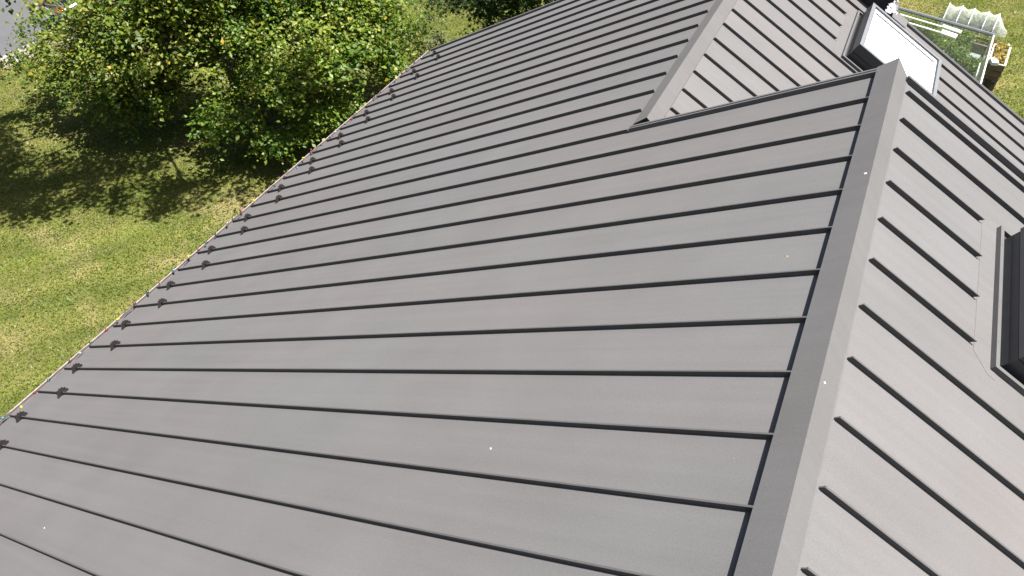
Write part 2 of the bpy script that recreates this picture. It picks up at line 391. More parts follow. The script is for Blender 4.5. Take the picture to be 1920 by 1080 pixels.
# ridge caps ---------------------------------------------------------
def cap(name, label, left_pts, ya, yb, closed=True):
    mb = MB(); th = 0.004
    outer = [(x, z + ZO) for x, z in left_pts]; n = len(outer)
    inner = [(x, z - th * 1.3) for x, z in outer][::-1]
    ring = outer + inner
    mb.prism([(x, ya, z) for x, z in ring], [(x, yb, z) for x, z in ring])
    return mb.obj(name, M_cap, house, label=label)
# high ridge: vented on the left (edge stands clear of the sheets), flat flange on the right
lx, rxx = 0.006, 0.288
plane_l = lambda x: AZ - (AX - x) * math.tan(PITCH)
plane_r = lambda x: AZ - (x - AX) * math.tan(PITCH)
cap1 = cap('ridge_cap', 'broad ridge cap on the high ridge', [(lx + .006, plane_l(lx) + .036), (lx, plane_l(lx) + .049), (AX, AZ + .096), (rxx - .012, plane_r(rxx) + .012), (rxx, plane_r(rxx) + .006)], Y0 - .06, 7 * S + .09)
ex = cap1  # closing plate under the end of the cap
mb = MB(); ye = 7 * S + .08
pl = [(lx + .02, plane_l(lx) - .03), (lx + .02, plane_l(lx) + .040), (AX, AZ + .088), (rxx - .02, plane_r(rxx) + .01), (rxx - .02, plane_r(rxx) - .05)]
mb.prism([(x, ye, z + ZO) for x, z in pl], [(x, ye + .004, z + ZO) for x, z in pl]); mb.obj('end_plate', M_trim, cap1)
mb = MB(); L_.block(mb, L_.ux(.075), L_.ux(.065), Y0, 7 * S, -.005, .03); mb.obj('vent_strip', M_deck, cap1)
# lower ridge
pl2 = lambda x: BZ - abs(x - BX) * math.tan(PITCH)
l2, r2 = -2.240, -1.955
cap2 = cap('ridge_cap', 'lower ridge cap ending at the inner verge', [(l2, pl2(l2) + .005), (l2 + .004, pl2(l2) + .016), (BX, BZ + .062), (r2 - .004, pl2(r2) + .014), (r2, pl2(r2) + .004)], 7 * S + .165, YF + .17)
mb = MB(); ye = 7 * S + .172
pl = [(l2 + .01, pl2(l2) - .03), (l2 + .01, pl2(l2) + .008), (BX, BZ + .052), (r2 - .01, pl2(r2) + .006), (r2 - .01, pl2(r2) - .03)]
mb.prism([(x, ye, z + ZO) for x, z in pl], [(x, ye + .004, z + ZO) for x, z in pl]); mb.obj('end_plate', M_deck, cap2)

# walls (mostly hidden below the roof) --------------------------------
mb = MB()
def body(x0, x1, y0, y1, ax, az):
    f = lambda x: ZO + az - abs(x - ax) * math.tan(PITCH) - .16
    pr = [(x0, 0), (x1, 0), (x1, f(x1)), (ax, f(ax)), (x0, f(x0))]
    return MB().prism([(x, y0, z) for x, z in pr], [(x, y1, z) for x, z in pr])
body(-8.9, 9.2, Y0 + .4, 7 * S - .06, AX, AZ).obj('wall', M_wall, house)
body(-8.9, 4.7, 7 * S - .058, YF - .35, BX, BZ).obj('wall', M_wall, house)
# gutter under the left eave
mb = MB(); ex0, ez0 = -9.49, ZO + AZ - UE * SP
arc = [(ex0 - .055 + .062 * math.cos(a), ez0 - .05 + .062 * math.sin(a)) for a in np.linspace(math.pi, 2 * math.pi, 9)]
arc = [(arc[0][0] - .012, arc[0][1] + .004), (arc[0][0] - .006, arc[0][1] + .010)] + arc
arci = [(x + .004 if x < ex0 - .055 else x - .004, z + .004) for x, z in arc][::-1]
pr = arc + arci
mb.prism([(x, Y0 - .02, z) for x, z in pr], [(x, YF + .06, z) for x, z in pr]); gut = mb.obj('gutter', M_gutter, house)
mb = MB(); mb.tube([(ex0 - .121, yy, ez0 - .036) for yy in (Y0 - .02, 0, YF + .06)], .008, 6); mb.obj('gutter_bead', M_rimgut, gut)

# snow guards ---------------------------------------------------------
def guard_mesh():
    mb = MB(); out = [(-.088, .004)]
    for i in range(7):                     # scalloped fan outline
        a0 = math.pi - i * math.pi / 7; 
        for t, r in ((.15, .082), (.5, .094), (.85, .082)):
            a = a0 - t * math.pi / 7; out.append((r * math.cos(a) * 1.0, .004 + r * math.sin(a) * 1.15))
    out.append((.088, .004))
    out += [(.03, .004), (.022, .030), (-.022, .030), (-.03, .004)]
    P = lambda du, dy, dn: (-(du * CP + dn * SP), dy, -du * SP + dn * CP)   # left-slope axes about a seam point
    mb.prism([P(.0 - n * .10, v, n) for v, n in out], [P(.005 - n * .10, v, n) for v, n in out])
    def blk(u0, u1, v0, v1, n0, n1):
        mb.hexa([P(u0, v0, n0), P(u1, v0, n0), P(u1, v1, n0), P(u0, v1, n0), P(u0, v0, n1), P(u1, v0, n1), P(u1, v1, n1), P(u0, v1, n1)])
    blk(-.045, .02, -.016, -.0078, .008, .044); blk(-.045, .02, .0078, .016, .008, .044); blk(-.045, .02, -.016, .016, .0445, .052)
    blk(-.02, -.006, -.026, -.016, .018, .030); blk(-.02, -.006, .016, .026, .018, .030)
    return mb.mesh('snow_guard', M_hook)
gm = guard_mesh()
for k in range(-15, 22):
    x = (-8.66 if k % 2 == 0 else -9.06) + .012 * math.sin(k * 5.3)
    p = L_.P(L_.ux(x), k * S, 0.0)
    inst('snow_guard', gm, left, p)

# string of party lights along the eave -------------------------------
ly = lambda y: (ex0 - .035 + .016 * math.sin(y * 5.1) + .01 * math.sin(y * 13.7), y, ez0 + .022 + .008 * math.sin(y * 7.7 + 1))
lights = empty('string_lights', (ex0, Y0, ez0), label='string of small coloured party bulbs running along the left eave', category='string lights')
mb = MB(); mb.tube([ly(y) for y in np.arange(Y0, YF, .07)], .006, 5)
cable = mb.obj('cable', M_wire, lights)
cols = {'red': (.12, .004, .012), 'yellow': (.30, .24, .02), 'teal': (.012, .04, .04), 'blue': (.04, .11, .17), 'pink': (.17, .06, .09), 'green': (.015, .07, .025), 'plum': (.05, .01, .025), 'clear': (.2, .19, .18)}
bm_ = {}
prof = [(0, .0), (.011, .001), (.013, .016), (.020, .028), (.0235, .040), (.021, .053), (.012, .063), (0, .066)]
for cn, cc in cols.items():
    M = mat('bulb_' + cn, cc, 0.25, coat=0.5, var=.05); mb = MB(); n = 8; v = []; f = []
    for r, z in prof: v += [(r * math.cos(a), r * math.sin(a), z) for a in np.arange(n) * 2 * math.pi / n]
    for i in range(len(prof) - 1):
        for j in range(n): f.append((i * n + j, i * n + (j + 1) % n, (i + 1) * n + (j + 1) % n, (i + 1) * n + j))
    mb.add(v, f); bm_[cn] = mb.mesh('bulb', M, True)
order = ['teal', 'pink', 'blue', 'yellow', 'red', 'teal', 'plum', 'clear', 'green', 'red', 'yellow', 'plum']
y = -2.05; i = 0
while y < YF - .05:
    p = ly(y); q = inst('bulb', bm_[order[i % len(order)]], lights, (p[0], p[1], p[2]), (random.uniform(.9, 1.6) * random.choice((-1, 1)), random.uniform(-.9, .9), random.uniform(0, 6)))
    y += random.uniform(.2, .36); i += 1
for ch in lights.children: ch.matrix_parent_inverse = Matrix.Translation(-lights.location)

# skylights -----------------------------------------------------------
def skylight(sk, label, parent=None):
    sl, u0, y0, y1 = sk['sl'], sk['u0'], sk['y0'], sk['y1']; u1 = u0 + SKL; p = sl.P; B = sl.block
    sky_o = MB()                                            # kerb of the flashing: a ring of upstands
    t = .034; h = .045
    mbk = MB()
    B(mbk, u0, u0 + t, y0, y1, .002, h); B(mbk, u1 - t, u1, y0, y1, .002, h * .4)
    B(mbk, u0 + t, u1 - t, y0, y0 + t, .002, h); B(mbk, u0 + t, u1 - t, y1 - t, y1, .002, h)
    root = mbk.obj('skylight', M_trim, house, label=label)
    mb = MB(); a = .155                                     # flat apron above the window with cut corners
    out = [(u0 - a, y0 + .05), (u0 - a, y1 - .05), (u0 - .02, y1 + .07), (u0 + .05, y1 + .07), (u0 + .05, y0 - .07), (u0 - .02, y0 - .07)]
    mb.prism([p(u, y, .0003) for u, y in out], [p(u, y, .0018) for u, y in out]); mb.obj('flashing_apron', M_roof, root)
    mb = MB(); g_ = .028                                      # gutter floor between kerb and box
    B(mb, u0 + t, u1 - t, y0 + t, y1 - t, .004, .010); mb.obj('flashing_gutter', M_frame_dark, root)
    bu0, bu1, by0, by1 = u0 + t + .045, u1 - t - .03, y0 + t + .05, y1 - t - .05
    def ring(a0, a1, b0, b1, w_, n0, n1):
        mb = MB(); B(mb, a0, a0 + w_, b0, b1, n0, n1); B(mb, a1 - w_, a1, b0, b1, n0, n1)
        B(mb, a0 + w_, a1 - w_, b0, b0 + w_, n0, n1); B(mb, a0 + w_, a1 - w_, b1 - w_, b1, n0, n1); return mb
    ring(bu0, bu1, by0, by1, .06, .008, .140).obj('frame', M_frame_dark, root)
    ring(bu0 + .008, bu1 - .008, by0 + .008, by1 - .008, .05, .141, .152).obj('frame_gasket', M_deck, root)
    ring(bu0 - .012, bu1 + .012, by0 - .012, by1 + .012, .075, .153, .292).obj('sash', M_frame_dark, root)
    ring(bu0 - .014, bu1 + .014, by0 - .014, by1 + .014, .062, .294, .302).obj('sash_cover', M_frame_light, root)
    mb = MB(); B(mb, bu0 + .05, bu1 - .05, by0 + .05, by1 - .05, .282, .288); mb.obj('pane', M_glass, root)
    ring(bu0 + .064, bu1 - .064, by0 + .064, by1 - .064, .035, .250, .276).obj('inner_frame', M_white_frame, root)
    mb = MB(); B(mb, bu0 + .07, bu1 - .07, by0 + .07, by1 - .07, .225, .231); mb.obj('backing', M_backing, root)  # white sheet close below the pane, showing through the glass
    for yy in np.linspace(y0 + .25, y1 - .25, 4):
        mb = MB(); B(mb, u0 + .012, u0 + .02, yy, yy + .008, h, h + .003); mb.obj('rivet', M_frame_light, root)
    return root
skylight(SK1, 'skylight with a white blind on the far slope, seen past the ridge end')
skylight(SK2, 'dark framed skylight cut by the right picture edge')

# chimney at the far gable --------------------------------------------
mb = MB(); cz = ZO - 2.0
def zr2(x): return ZO + BZ - (x - BX) * math.tan(PITCH)
cx0, cx1, cy0, cy1 = -1.1, .20, 10.08, YF + .6
mb.hexa([(cx0, cy0, zr2(cx0) - .3), (cx1, cy0, zr2(cx1) - .3), (cx1, cy1, zr2(cx1) - .9), (cx0, cy1, zr2(cx0) - .9)] + [(cx0, cy0, zr2(-.45) + .42), (cx1, cy0, zr2(-.45) + .42), (cx1, cy1, zr2(-.45) + .42), (cx0, cy1, zr2(-.45) + .42)])
chim = mb.obj('chimney', M_chim, house, label='black clad chimney behind the far skylight')
mb = MB(); zt = zr2(-.45) + .42
mb.box((cx0 - .05, cy0 - .05, zt + .001), (cx1 + .05, cy1 + .05, zt + .06)); mb.obj('chimney_cap', M_chim, chim)
# crumpled foil at its foot
def aty(px, py, y):
    d = RROT.T @ np.array([(px - 960) / FPX, -(py - 540) / FPX, 1.0]); return CAM + (y - CAM[1]) / d[1] * d
A_, B_, C_, D_ = [aty(*q, cy0 - .06) for q in ((1666, 5), (1685, 1))] + [aty(*q, cy0 - .30) for q in ((1684, 28), (1660, 22))]
vs = []; fs = []; nx, ny = 8, 8
for i in range(nx):
    for j in range(ny):
        a, b_ = i / (nx - 1), j / (ny - 1); q = (A_ * (1 - a) + B_ * a) * (1 - b_) + (D_ * (1 - a) + C_ * a) * b_
        vs.append((q[0] + random.uniform(-.012, .012), q[1] + random.uniform(-.045, .045), q[2] + random.uniform(-.012, .012)))
for i in range(nx - 1):
    for j in range(ny - 1): fs.append((i * ny + j, (i + 1) * ny + j, (i + 1) * ny + j + 1, i * ny + j + 1))
obj('foil_flashing', vs, fs, M_foil, chim)
mb = MB(); R2.block(mb, R2.ux(.19), R2.ux(.47), YF2 - .26, YF2 + .075, .048, .053); mb.obj('flashing_plate', M_roof, chim)

# pale flecks lying on the roof ----------------------------------------
def fleck(pt, r, label, material=M_fleck, sx=1.6):
    a = random.uniform(0, 3); v = []; n = 7
    for k in range(n):
        t_ = k * 2 * math.pi / n; rr = r * random.uniform(.7, 1.2)
        v.append(Vector((rr * sx * math.cos(t_), rr * math.sin(t_), -.001)))
    v.append(Vector((0, 0, r * .5))); rot = Matrix.Rotation(a, 3, 'Z')
    o = obj('lint_fleck', [rot @ q for q in v], [(k, (k + 1) % n, n) for k in range(n)] + [tuple(range(n))[::-1]], material, None, label=label, category='fleck')
    nrm = Vector((-SP if pt[3] < 0 else SP, 0, CP)) if len(pt) > 3 else Vector((0, 0, 1))
    o.rotation_euler = nrm.to_track_quat('Z', 'Y').to_euler(); o.location = Vector(pt[:3]) + nrm * .0015
    return o
def onL(px, py):
    d = RROT.T @ np.array([(px - 960) / FPX, -(py - 540) / FPX, 1.0]); t_ = math.tan(PITCH); nn = np.array([-t_, 0, 1])
    k = (np.dot(nn, [AX, 0, AZ + ZO]) - nn @ CAM) / (nn @ d); q = CAM + k * d; return (*q, -1)
fleck(onL(920, 841), .006, 'tiny white fleck in the middle of the left slope')
fleck(onL(83, 990), .006, 'tiny white fleck at the lower left corner of the roof')
fleck(onL(1475, 481), .010, 'small brown fleck near the upper end of a left panel', M_fleckb)
def onCap(px, py, side):
    d = RROT.T @ np.array([(px - 960) / FPX, -(py - 540) / FPX, 1.0])
    if side < 0: a, b_ = (lx, plane_l(lx) + .049), (AX, AZ + .096)
    else: a, b_ = (AX, AZ + .096), (rxx - .012, plane_r(rxx) + .012)
    sl_ = (b_[1] - a[1]) / (b_[0] - a[0]); nn = np.array([-sl_, 0, 1])
    k = (np.dot(nn, [a[0], 0, a[1] + ZO]) - nn @ CAM) / (nn @ d); q = CAM + k * d; return (*q, side)
fleck(onCap(1623, 325, -1), .009, 'white fleck on the dark side of the high ridge cap', M_fleck, 2.0)
fleck(onCap(1546, 717, 1), .007, 'white fleck on the bright side of the high ridge cap')

# ------------------------------------------------------------------ vegetation
def leaves_mesh(name, pos, size, nrm, cols_, star=False):
    """many small leaf faces: a bent rhombus each, or a five pointed star"""
    N = len(pos); rnd = RNG.normal(size=(N, 3)); nrm = nrm / np.linalg.norm(nrm, axis=1, keepdims=True)
    a = np.cross(nrm, rnd); a /= np.linalg.norm(a, axis=1, keepdims=True); b = np.cross(nrm, a)
    s = size[:, None]
    if not star:
        V = np.stack([pos - a * s * .55, pos + b * s * .36 + nrm * s * .10, pos + a * s * .55 - nrm * s * .08, pos - b * s * .36 + nrm * s * .10], 1).reshape(-1, 3)
        k = 4; F = np.concatenate([np.stack([np.arange(N) * 4, np.arange(N) * 4 + 1, np.arange(N) * 4 + 2], 1), np.stack([np.arange(N) * 4, np.arange(N) * 4 + 2, np.arange(N) * 4 + 3], 1)])
    else:
        pts = []
        ang = [0, .62, 1.15, 1.85, 2.5, math.pi, -2.5, -1.85, -1.15, -.62]; rad = [.62, .24, .58, .22, .48, .14, .48, .22, .58, .24]
        for t_, r_ in zip(ang, rad): pts.append(pos + s * r_ * (math.cos(t_) * a + math.sin(t_) * b) - nrm * s * r_ * .18)
        pts.append(pos); V = np.stack(pts, 1).reshape(-1, 3); k = 11; base = np.arange(N) * 11
        F = np.concatenate([np.stack([base + i, base + (i + 1) % 10, base + 10], 1) for i in range(10)])
    me = bpy.data.meshes.new(name); me.vertices.add(len(V)); me.vertices.foreach_set('co', V.astype(np.float32).ravel())
    me.loops.add(F.size); me.loops.foreach_set('vertex_index', F.astype(np.int32).ravel())
    me.polygons.add(len(F)); me.polygons.foreach_set('loop_start', np.arange(0, F.size, 3, dtype=np.int32))
    me.update(calc_edges=True)
    ca = me.color_attributes.new('leafcol', 'FLOAT_COLOR', 'POINT')
    c4 = np.ones((len(V), 4), np.float32); c4[:, :3] = np.repeat(cols_, k, axis=0); ca.data.foreach_set('color', c4.ravel())
    me.materials.append(M_leaf); return me

def tree(name, label, base, lean_top, lobes, n_clump, leaf, palette, trunk_r, per=24, star=False, droop=.25, group=None, yellow=.012, spread=.30, cat='tree'):
    base = np.array(base, float); top = np.array(lean_top, float)
    root = empty(name, tuple(base), label=label, category=cat, group=group)
    mb = MB()
    tp = [base + (top - base) * t_ + np.array([.10 * math.sin(t_ * 5 + base[0]), .10 * math.cos(t_ * 4), 0]) * (t_ > 0) for t_ in np.linspace(0, 1, 8)]
    tp[0][2] = -.02
    mb.tube(tp, [trunk_r * (1.35 if i == 0 else 1 - .095 * i) for i in range(8)], 9)
    trunk = mb.obj('trunk', M_bark, root, True)
    trunk.matrix_parent_inverse = Matrix.Translation(-root.location)
    mb = MB(); P, Nn, Cc, Sz = [], [], [], []
    vol = np.array([l[3] * l[3] * l[4] for l in lobes]) ** .75; cnt = np.maximum(6, (n_clump * vol / vol.sum())).astype(int)
    for li, (x, y, z, r, rz) in enumerate(lobes):
        c = np.array([x, y, z])
        j = int(np.clip((z - base[2]) / max(top[2] - base[2], .1) * 7 * .75, 1, 7)); s0 = tp[j]
        mid = (s0 + c) / 2 + np.array([random.uniform(-.3, .3), random.uniform(-.3, .3), .25])
        end = c + np.array([random.uniform(-.2, .2) * r, random.uniform(-.2, .2) * r, 0.1])
        r0 = trunk_r * .42
        mb.tube([s0, (s0 + mid) / 2 + [0, 0, .1], mid, (mid + end) / 2, end], [r0, r0 * .8, r0 * .6, r0 * .42, r0 * .22], 6)
        nsub = max(2, cnt[li] // 7); subs = []
        for q in range(nsub):
            d = RNG.normal(size=3); d /= np.linalg.norm(d)
            if d[2] < -.35: d[2] *= -.6
            subs.append((d, c + d * RNG.uniform(.35, 1.0) ** .6 * np.array([r, r, rz])))
        for q in range(cnt[li]):
            d, sc0 = subs[q % nsub]
            cc = sc0 + RNG.normal(size=3) * np.array([.17, .17, .11])
            cc[2] = max(cc[2], .12)
            if q % 3 == 0:
                m_ = (end + cc) / 2 + RNG.normal(size=3) * .12
                mb.tube([end + (mid - end) * RNG.uniform(0, .5), m_, cc], [.02, .012, .005], 4, False)
            dirn = np.array([d[0], d[1], -droop + .4 * d[2]]) + RNG.normal(size=3) * .35; dirn /= np.linalg.norm(dirn)
            L = RNG.uniform(.35, .85); t_ = RNG.uniform(0, 1, per)
            pos = cc + np.outer(t_ * L, dirn) + RNG.normal(size=(per, 3)) * spread * np.array([.55, .55, .4]); pos[:, 2] -= t_ ** 2 * L * droop
            pos[:, 2] = np.maximum(pos[:, 2], .05)
            P.append(pos); Nn.append(RNG.normal(size=(per, 3)) * .5 + np.array([.12, .1, .9]) + d * .35)
            cb = np.array(palette[RNG.integers(len(palette))]) * RNG.uniform(.8, 1.25)
            col = cb * RNG.uniform(.72, 1.3, (per, 1)); ye_ = RNG.random(per) < yellow; col[ye_] = np.array([.42, .30, .03]) * RNG.uniform(.7, 1.1, (ye_.sum(), 1))
            Cc.append(col); Sz.append(leaf * RNG.uniform(.8, 1.15) * RNG.uniform(.45, 1.35, per))
    br = mb.obj('branches', M_bark, root, True); br.matrix_parent_inverse = Matrix.Translation(-root.location)
    me = leaves_mesh('crown', np.concatenate(P), np.concatenate(Sz), np.concatenate(Nn), np.concatenate(Cc), star)
    cr = link(bpy.data.objects.new('crown', me), root, kind='stuff'); cr.matrix_parent_inverse = Matrix.Translation(-root.location)
    return root
def lobe(px, py, z, r, rz=None): return (*at(px, py, z)[:2], z, r, rz or r * .7)
PAL = [(.085, .140, .016), (.118, .172, .018), (.160, .195, .026), (.066, .118, .018), (.205, .220, .036)]
treeA = tree('linden_tree', 'spreading leafy tree near the road with long drooping branches', (*at(455, 175, 0)[:2], 0), (*(at(455, 175, 0)[:2] + [-.3, -1.6]), 6.6),
    [lobe(62, 92, 2.0, .4, .35), lobe(95, 78, 2.0, .35, .3), lobe(120, 105, 1.9, .7, .55), lobe(192, 72, 2.6, .9), lobe(170, 150, 1.5, .8, .6), lobe(215, 185, 1.1, .6, .5), lobe(275, 175, 1.3, .75, .6),
     lobe(250, 95, 2.4, 1.1), lobe(260, 20, 3.2, 1.3), lobe(335, 70, 2.9, .9), lobe(350, 0, 3.6, 1.2), lobe(330, 150, 1.6, .6, .5), lobe(250, -40, 3.7, .9), lobe(380, -60, 4.4, 1.1),
     (-17.1, 4.7, 6.4, 1.2, .8), (-15.4, 5.1, 6.3, 1.1, .8), (-18.8, 5.0, 6.1, 1.0, .7), (-14.0, 6.2, 6.3, .9, .6), (-19.4, 6.0, 6.1, .7, .5), (-10.9, 8.0, 6.5, .6, .4), (-12.1, 6.6, 6.3, .8, .5), lobe(212, 15, 2.9, .6), lobe(70, 12, 2.6, .3, .25), lobe(66, 45, 2.3, .3, .25)],
    2300, .115, PAL, .19, per=24, droop=.35, spread=.24)
treeB = tree('linden_tree', 'dense bright green tree close to the left eave', (*at(512, 236, 0)[:2], 0), (*(at(512, 236, 0)[:2] + [-.2, .5]), 4.4),
    [lobe(440, 130, 2.2, .8), lobe(470, 205, 1.5, .8, .6), lobe(420, 220, 1.2, .5, .4), lobe(500, 250, .95, .55, .5), lobe(450, 50, 3.0, 1.1), lobe(540, 140, 2.3, 1.0), lobe(560, 60, 3.0, 1.2), lobe(580, 205, 1.3, .6, .5),
     lobe(630, 110, 2.5, 1.0), lobe(660, 40, 3.0, 1.1), lobe(690, 130, 1.9, .75), lobe(720, 70, 2.2, .9), lobe(735, 120, 1.2, .5), lobe(765, 70, 1.6, .42), lobe(640, 180, 1.3, .5), lobe(560, -40, 3.9, 1.3), lobe(670, -30, 3.5, 1.1), lobe(690, 15, 2.6, .8)],
    1620, .112, [tuple(np.array(p) * [.97, 1.05, 1]) for p in PAL], .17, per=24, droop=.25, spread=.24)
PM = [(.028, .055, .014), (.035, .066, .016), (.022, .046, .014)]
tree('maple_tree', 'dark maple with star shaped leaves behind the far gable', (-8.0, 17.2, 0), (-8.1, 16.9, 6.0),
    [lobe(868, 8, 2.6, .5, .4), lobe(905, 14, 2.5, .55, .4), lobe(940, 5, 2.7, .7, .5), lobe(985, 8, 2.6, .7, .6), lobe(1040, -10, 3.0, .9), lobe(920, -45, 3.6, 1.2), lobe(1010, -50, 3.8, 1.3)],
    620, .14, PM, .14, per=16, star=True, droop=.2, yellow=0)
tree('garden_shrub', 'small loose shrub at the far left corner of the roof', (*at(822, 92, 0)[:2], 0), (*(at(822, 92, 0)[:2] + [.1, .1]), .7),
    [lobe(826, 84, .55, .4, .3), lobe(808, 92, .4, .3, .25)], 46, .085, [(.05, .085, .018), (.065, .10, .02)], .03, per=14, droop=-.5, spread=.16, cat='shrub')

# lawn blades ------------------------------------------------------------
def blades(n, xr, yr, keep):
    x = RNG.uniform(*xr, n); y = RNG.uniform(*yr, n); k = keep(x, y); x, y = x[k], y[k]; n = len(x)
    a = RNG.uniform(0, 2 * math.pi, n); h = RNG.uniform(.02, .055, n); wd = RNG.uniform(.008, .02, n)
    lean = RNG.normal(size=(n, 2)) * .03
    p0 = np.stack([x - wd * np.cos(a), y - wd * np.sin(a), np.full(n, -.002)], 1); p1 = np.stack([x + wd * np.cos(a), y + wd * np.sin(a), np.full(n, -.002)], 1)
    p2 = np.stack([x + lean[:, 0], y + lean[:, 1], h], 1)
    V = np.stack([p0, p1, p2], 1).reshape(-1, 3); F = np.arange(3 * n).reshape(-1, 3)
    pal = np.array([(.08, .112, .016), (.118, .140, .024), (.165, .168, .045), (.24, .205, .095), (.125, .185, .014)])
    # straw coloured and green areas follow slow waves over the lawn
    tt, nn_ = x * .6 + y * .8, -.8 * x + .6 * y                  # mowing lines run along (.6, .8)
    wv = .9 * np.sin(nn_ * 2.3 + .6 * np.sin(tt * .7)) + .7 * np.sin(nn_ * 5.1 + tt * .3) + .8 * np.sin(tt * .55 + 1) + RNG.normal(size=n) * 1.0 - .25
    for px, py, a_, b_, k_ in ((165, 462, 1.5, .45, 2.6), (270, 440, .8, .35, 1.6), (20, 520, .9, .4, 1.4), (205, 405, .9, .3, 1.4), (205, 222, 1.0, .2, 1.5), (840, 40, 1.2, .8, 1.6)):   # worn, dry patches
        c_ = at(px, py, 0); t0, n0 = c_[0] * .6 + c_[1] * .8, -.8 * c_[0] + .6 * c_[1]
        wv += k_ * np.exp(-((tt - t0) / a_) ** 2 - ((nn_ - n0) / b_) ** 2)
    ci = np.clip(np.digitize(wv, [-1.2, -.1, .8, 1.9]), 0, 4); ci = np.where(RNG.random(n) < .12, 4, ci)
    col = pal[ci] * RNG.uniform(.7, 1.3, (n, 1))
    me = bpy.data.meshes.new('grass_blades'); me.vertices.add(len(V)); me.vertices.foreach_set('co', V.astype(np.float32).ravel())
    me.loops.add(F.size); me.loops.foreach_set('vertex_index', F.astype(np.int32).ravel()); me.polygons.add(n); me.polygons.foreach_set('loop_start', np.arange(0, F.size, 3, dtype=np.int32))
    me.update(calc_edges=True); ca = me.color_attributes.new('leafcol', 'FLOAT_COLOR', 'POINT')
    c4 = np.ones((len(V), 4), np.float32); c4[:, :3] = np.repeat(col, 3, axis=0); ca.data.foreach_set('color', c4.ravel()); me.materials.append(M_leaf)
    return me
g1 = blades(330000, (-26, -10), (-4, 20), lambda x, y: (x > rx(y) + .75 + .1 * np.sin(y * 2.3)) & (x < -9.3))
link(bpy.data.objects.new('lawn_grass', g1), None, kind='stuff', label='short patchy grass on the lawn left of the house', category='grass')
g2_ = blades(110000, (-1, 9), (14, 30), lambda x, y: x > -1)
link(bpy.data.objects.new('lawn_grass', g2_), None, kind='stuff', label='short patchy grass behind the house around the greenhouse', category='grass')

# ------------------------------------------------------------------ car on the road
def car(loc, rotz):
    root = empty('parked_car', loc, rotz, label='black car with red tail lamps, half hidden behind the tree by the road', category='car')
    def part(mb, name, m_, par=root, smooth=False, **k): return mb.obj(name, m_, par, smooth, **k)
    # body profile in y (length, rear at 0) and z; car is 1.8 wide, centred on x
    lower = [(0.02, .32), (0.0, .62), (.06, .95), (.55, 1.02), (3.1, 1.0), (4.2, .86), (4.45, .62), (4.42, .30)]
    mb = MB()
    v = []; n = len(lower)
    for x, ins in ((-.90, .0), (-.86, .0), (.86, .0), (.90, .0)):
        sh = .06 if abs(x) > .88 else 0
        v += [(x, y + (sh if y < 2 else -sh), z + (.03 if z < .4 else -.03) * (sh > 0)) for y, z in lower]
    f = [tuple(range(n)), tuple(3 * n + i for i in range(n))[::-1]]
    for r in range(3):
        for i in range(n): f.append((r * n + i, (r + 1) * n + i, (r + 1) * n + (i + 1) % n, r * n + (i + 1) % n))
    mb.add(v, f); part(mb, 'body', M_carpaint)
    roof = [(.10, 1.0), (.42, 1.40), (.9, 1.48), (2.0, 1.47), (2.95, 1.0)]
    mb = MB(); mb.prism([(-.80 + (.12 if z > 1.2 else 0), y, z) for y, z in roof], [(.80 - (.12 if z > 1.2 else 0), y, z) for y, z in roof]); cabin = part(mb, 'cabin', M_carpaint)
    mb = MB(); mb.hexa([(-.70, .125, 1.06), (.70, .125, 1.06), (.62, .40, 1.36), (-.62, .40, 1.36), (-.70, .105, 1.07), (.70, .105, 1.07), (.62, .38, 1.37), (-.62, .38, 1.37)]); part(mb, 'rear_window', M_carglass, cabin)
    for s in (-1, 1):
        mb = MB(); pr = [(.42, 1.06), (.62, 1.36), (1.95, 1.38), (2.6, 1.06)]
        mb.prism([(s * (.805 - (.115 if z > 1.2 else .0)), y, z) for y, z in pr], [(s * (.82 - (.115 if z > 1.2 else .0)), y, z) for y, z in pr]); part(mb, 'side_window', M_carglass, cabin)
        mb = MB(); mb.hexa([(s * .42, -.008, .80), (s * .895, .03, .80), (s * .90, .05, .88), (s * .42, .03, .88), (s * .42, .05, .80), (s * .80, .12, .80), (s * .80, .12, .88), (s * .42, .06, .88)])
        mb.hexa([(s * .78, .02, .885), (s * .905, .07, .885), (s * .88, .14, 1.03), (s * .78, .06, 1.03), (s * .78, .10, .885), (s * .86, .20, .885), (s * .84, .22, 1.03), (s * .78, .12, 1.03)]); part(mb, 'tail_lamp', M_red)
        mb = MB(); mb.tube([(s * .62, .55, 1.50), (s * .62, 1.0, 1.53), (s * .62, 1.9, 1.52), (s * .62, 2.1, 1.47)], .014, 6); part(mb, 'roof_rail', M_rim, cabin)
        for yy in (.85, 3.55):
            mb = MB(); v = []; nn = 20
            prof_ = [(.20, .215), (.30, .22), (.325, .20), (.325, .03), (.30, .01), (.20, .02)]
            for r, x in prof_: v += [(s * (.70 + x), yy + r * math.cos(a), .325 + r * math.sin(a)) for a in np.arange(nn) * 2 * math.pi / nn]
            mb.add(v, [(i * nn + j, i * nn + (j + 1) % nn, (i + 1) * nn + (j + 1) % nn, (i + 1) * nn + j) for i in range(5) for j in range(nn)])
            tyre = part(mb, 'wheel', M_tyre, root, True)
            mb = MB(); mb.tube([(s * .80, yy, .325), (s * .905, yy, .325)], .205, 16); part(mb, 'rim', M_rim, tyre)
    mb = MB(); mb.box((-.26, -.014, .66), (.26, -.004, .77)); part(mb, 'number_plate', M_plate)
    mb = MB(); mb.box((-.86, -.05, .34), (.86, .05, .56)); part(mb, 'bumper', M_tyre)
    return root
cpt = at(117, 28, .84); hd = math.atan2(-.2, .98)
car((cpt[0] - .9 * math.cos(hd), cpt[1] - .9 * math.sin(hd), .008), hd)

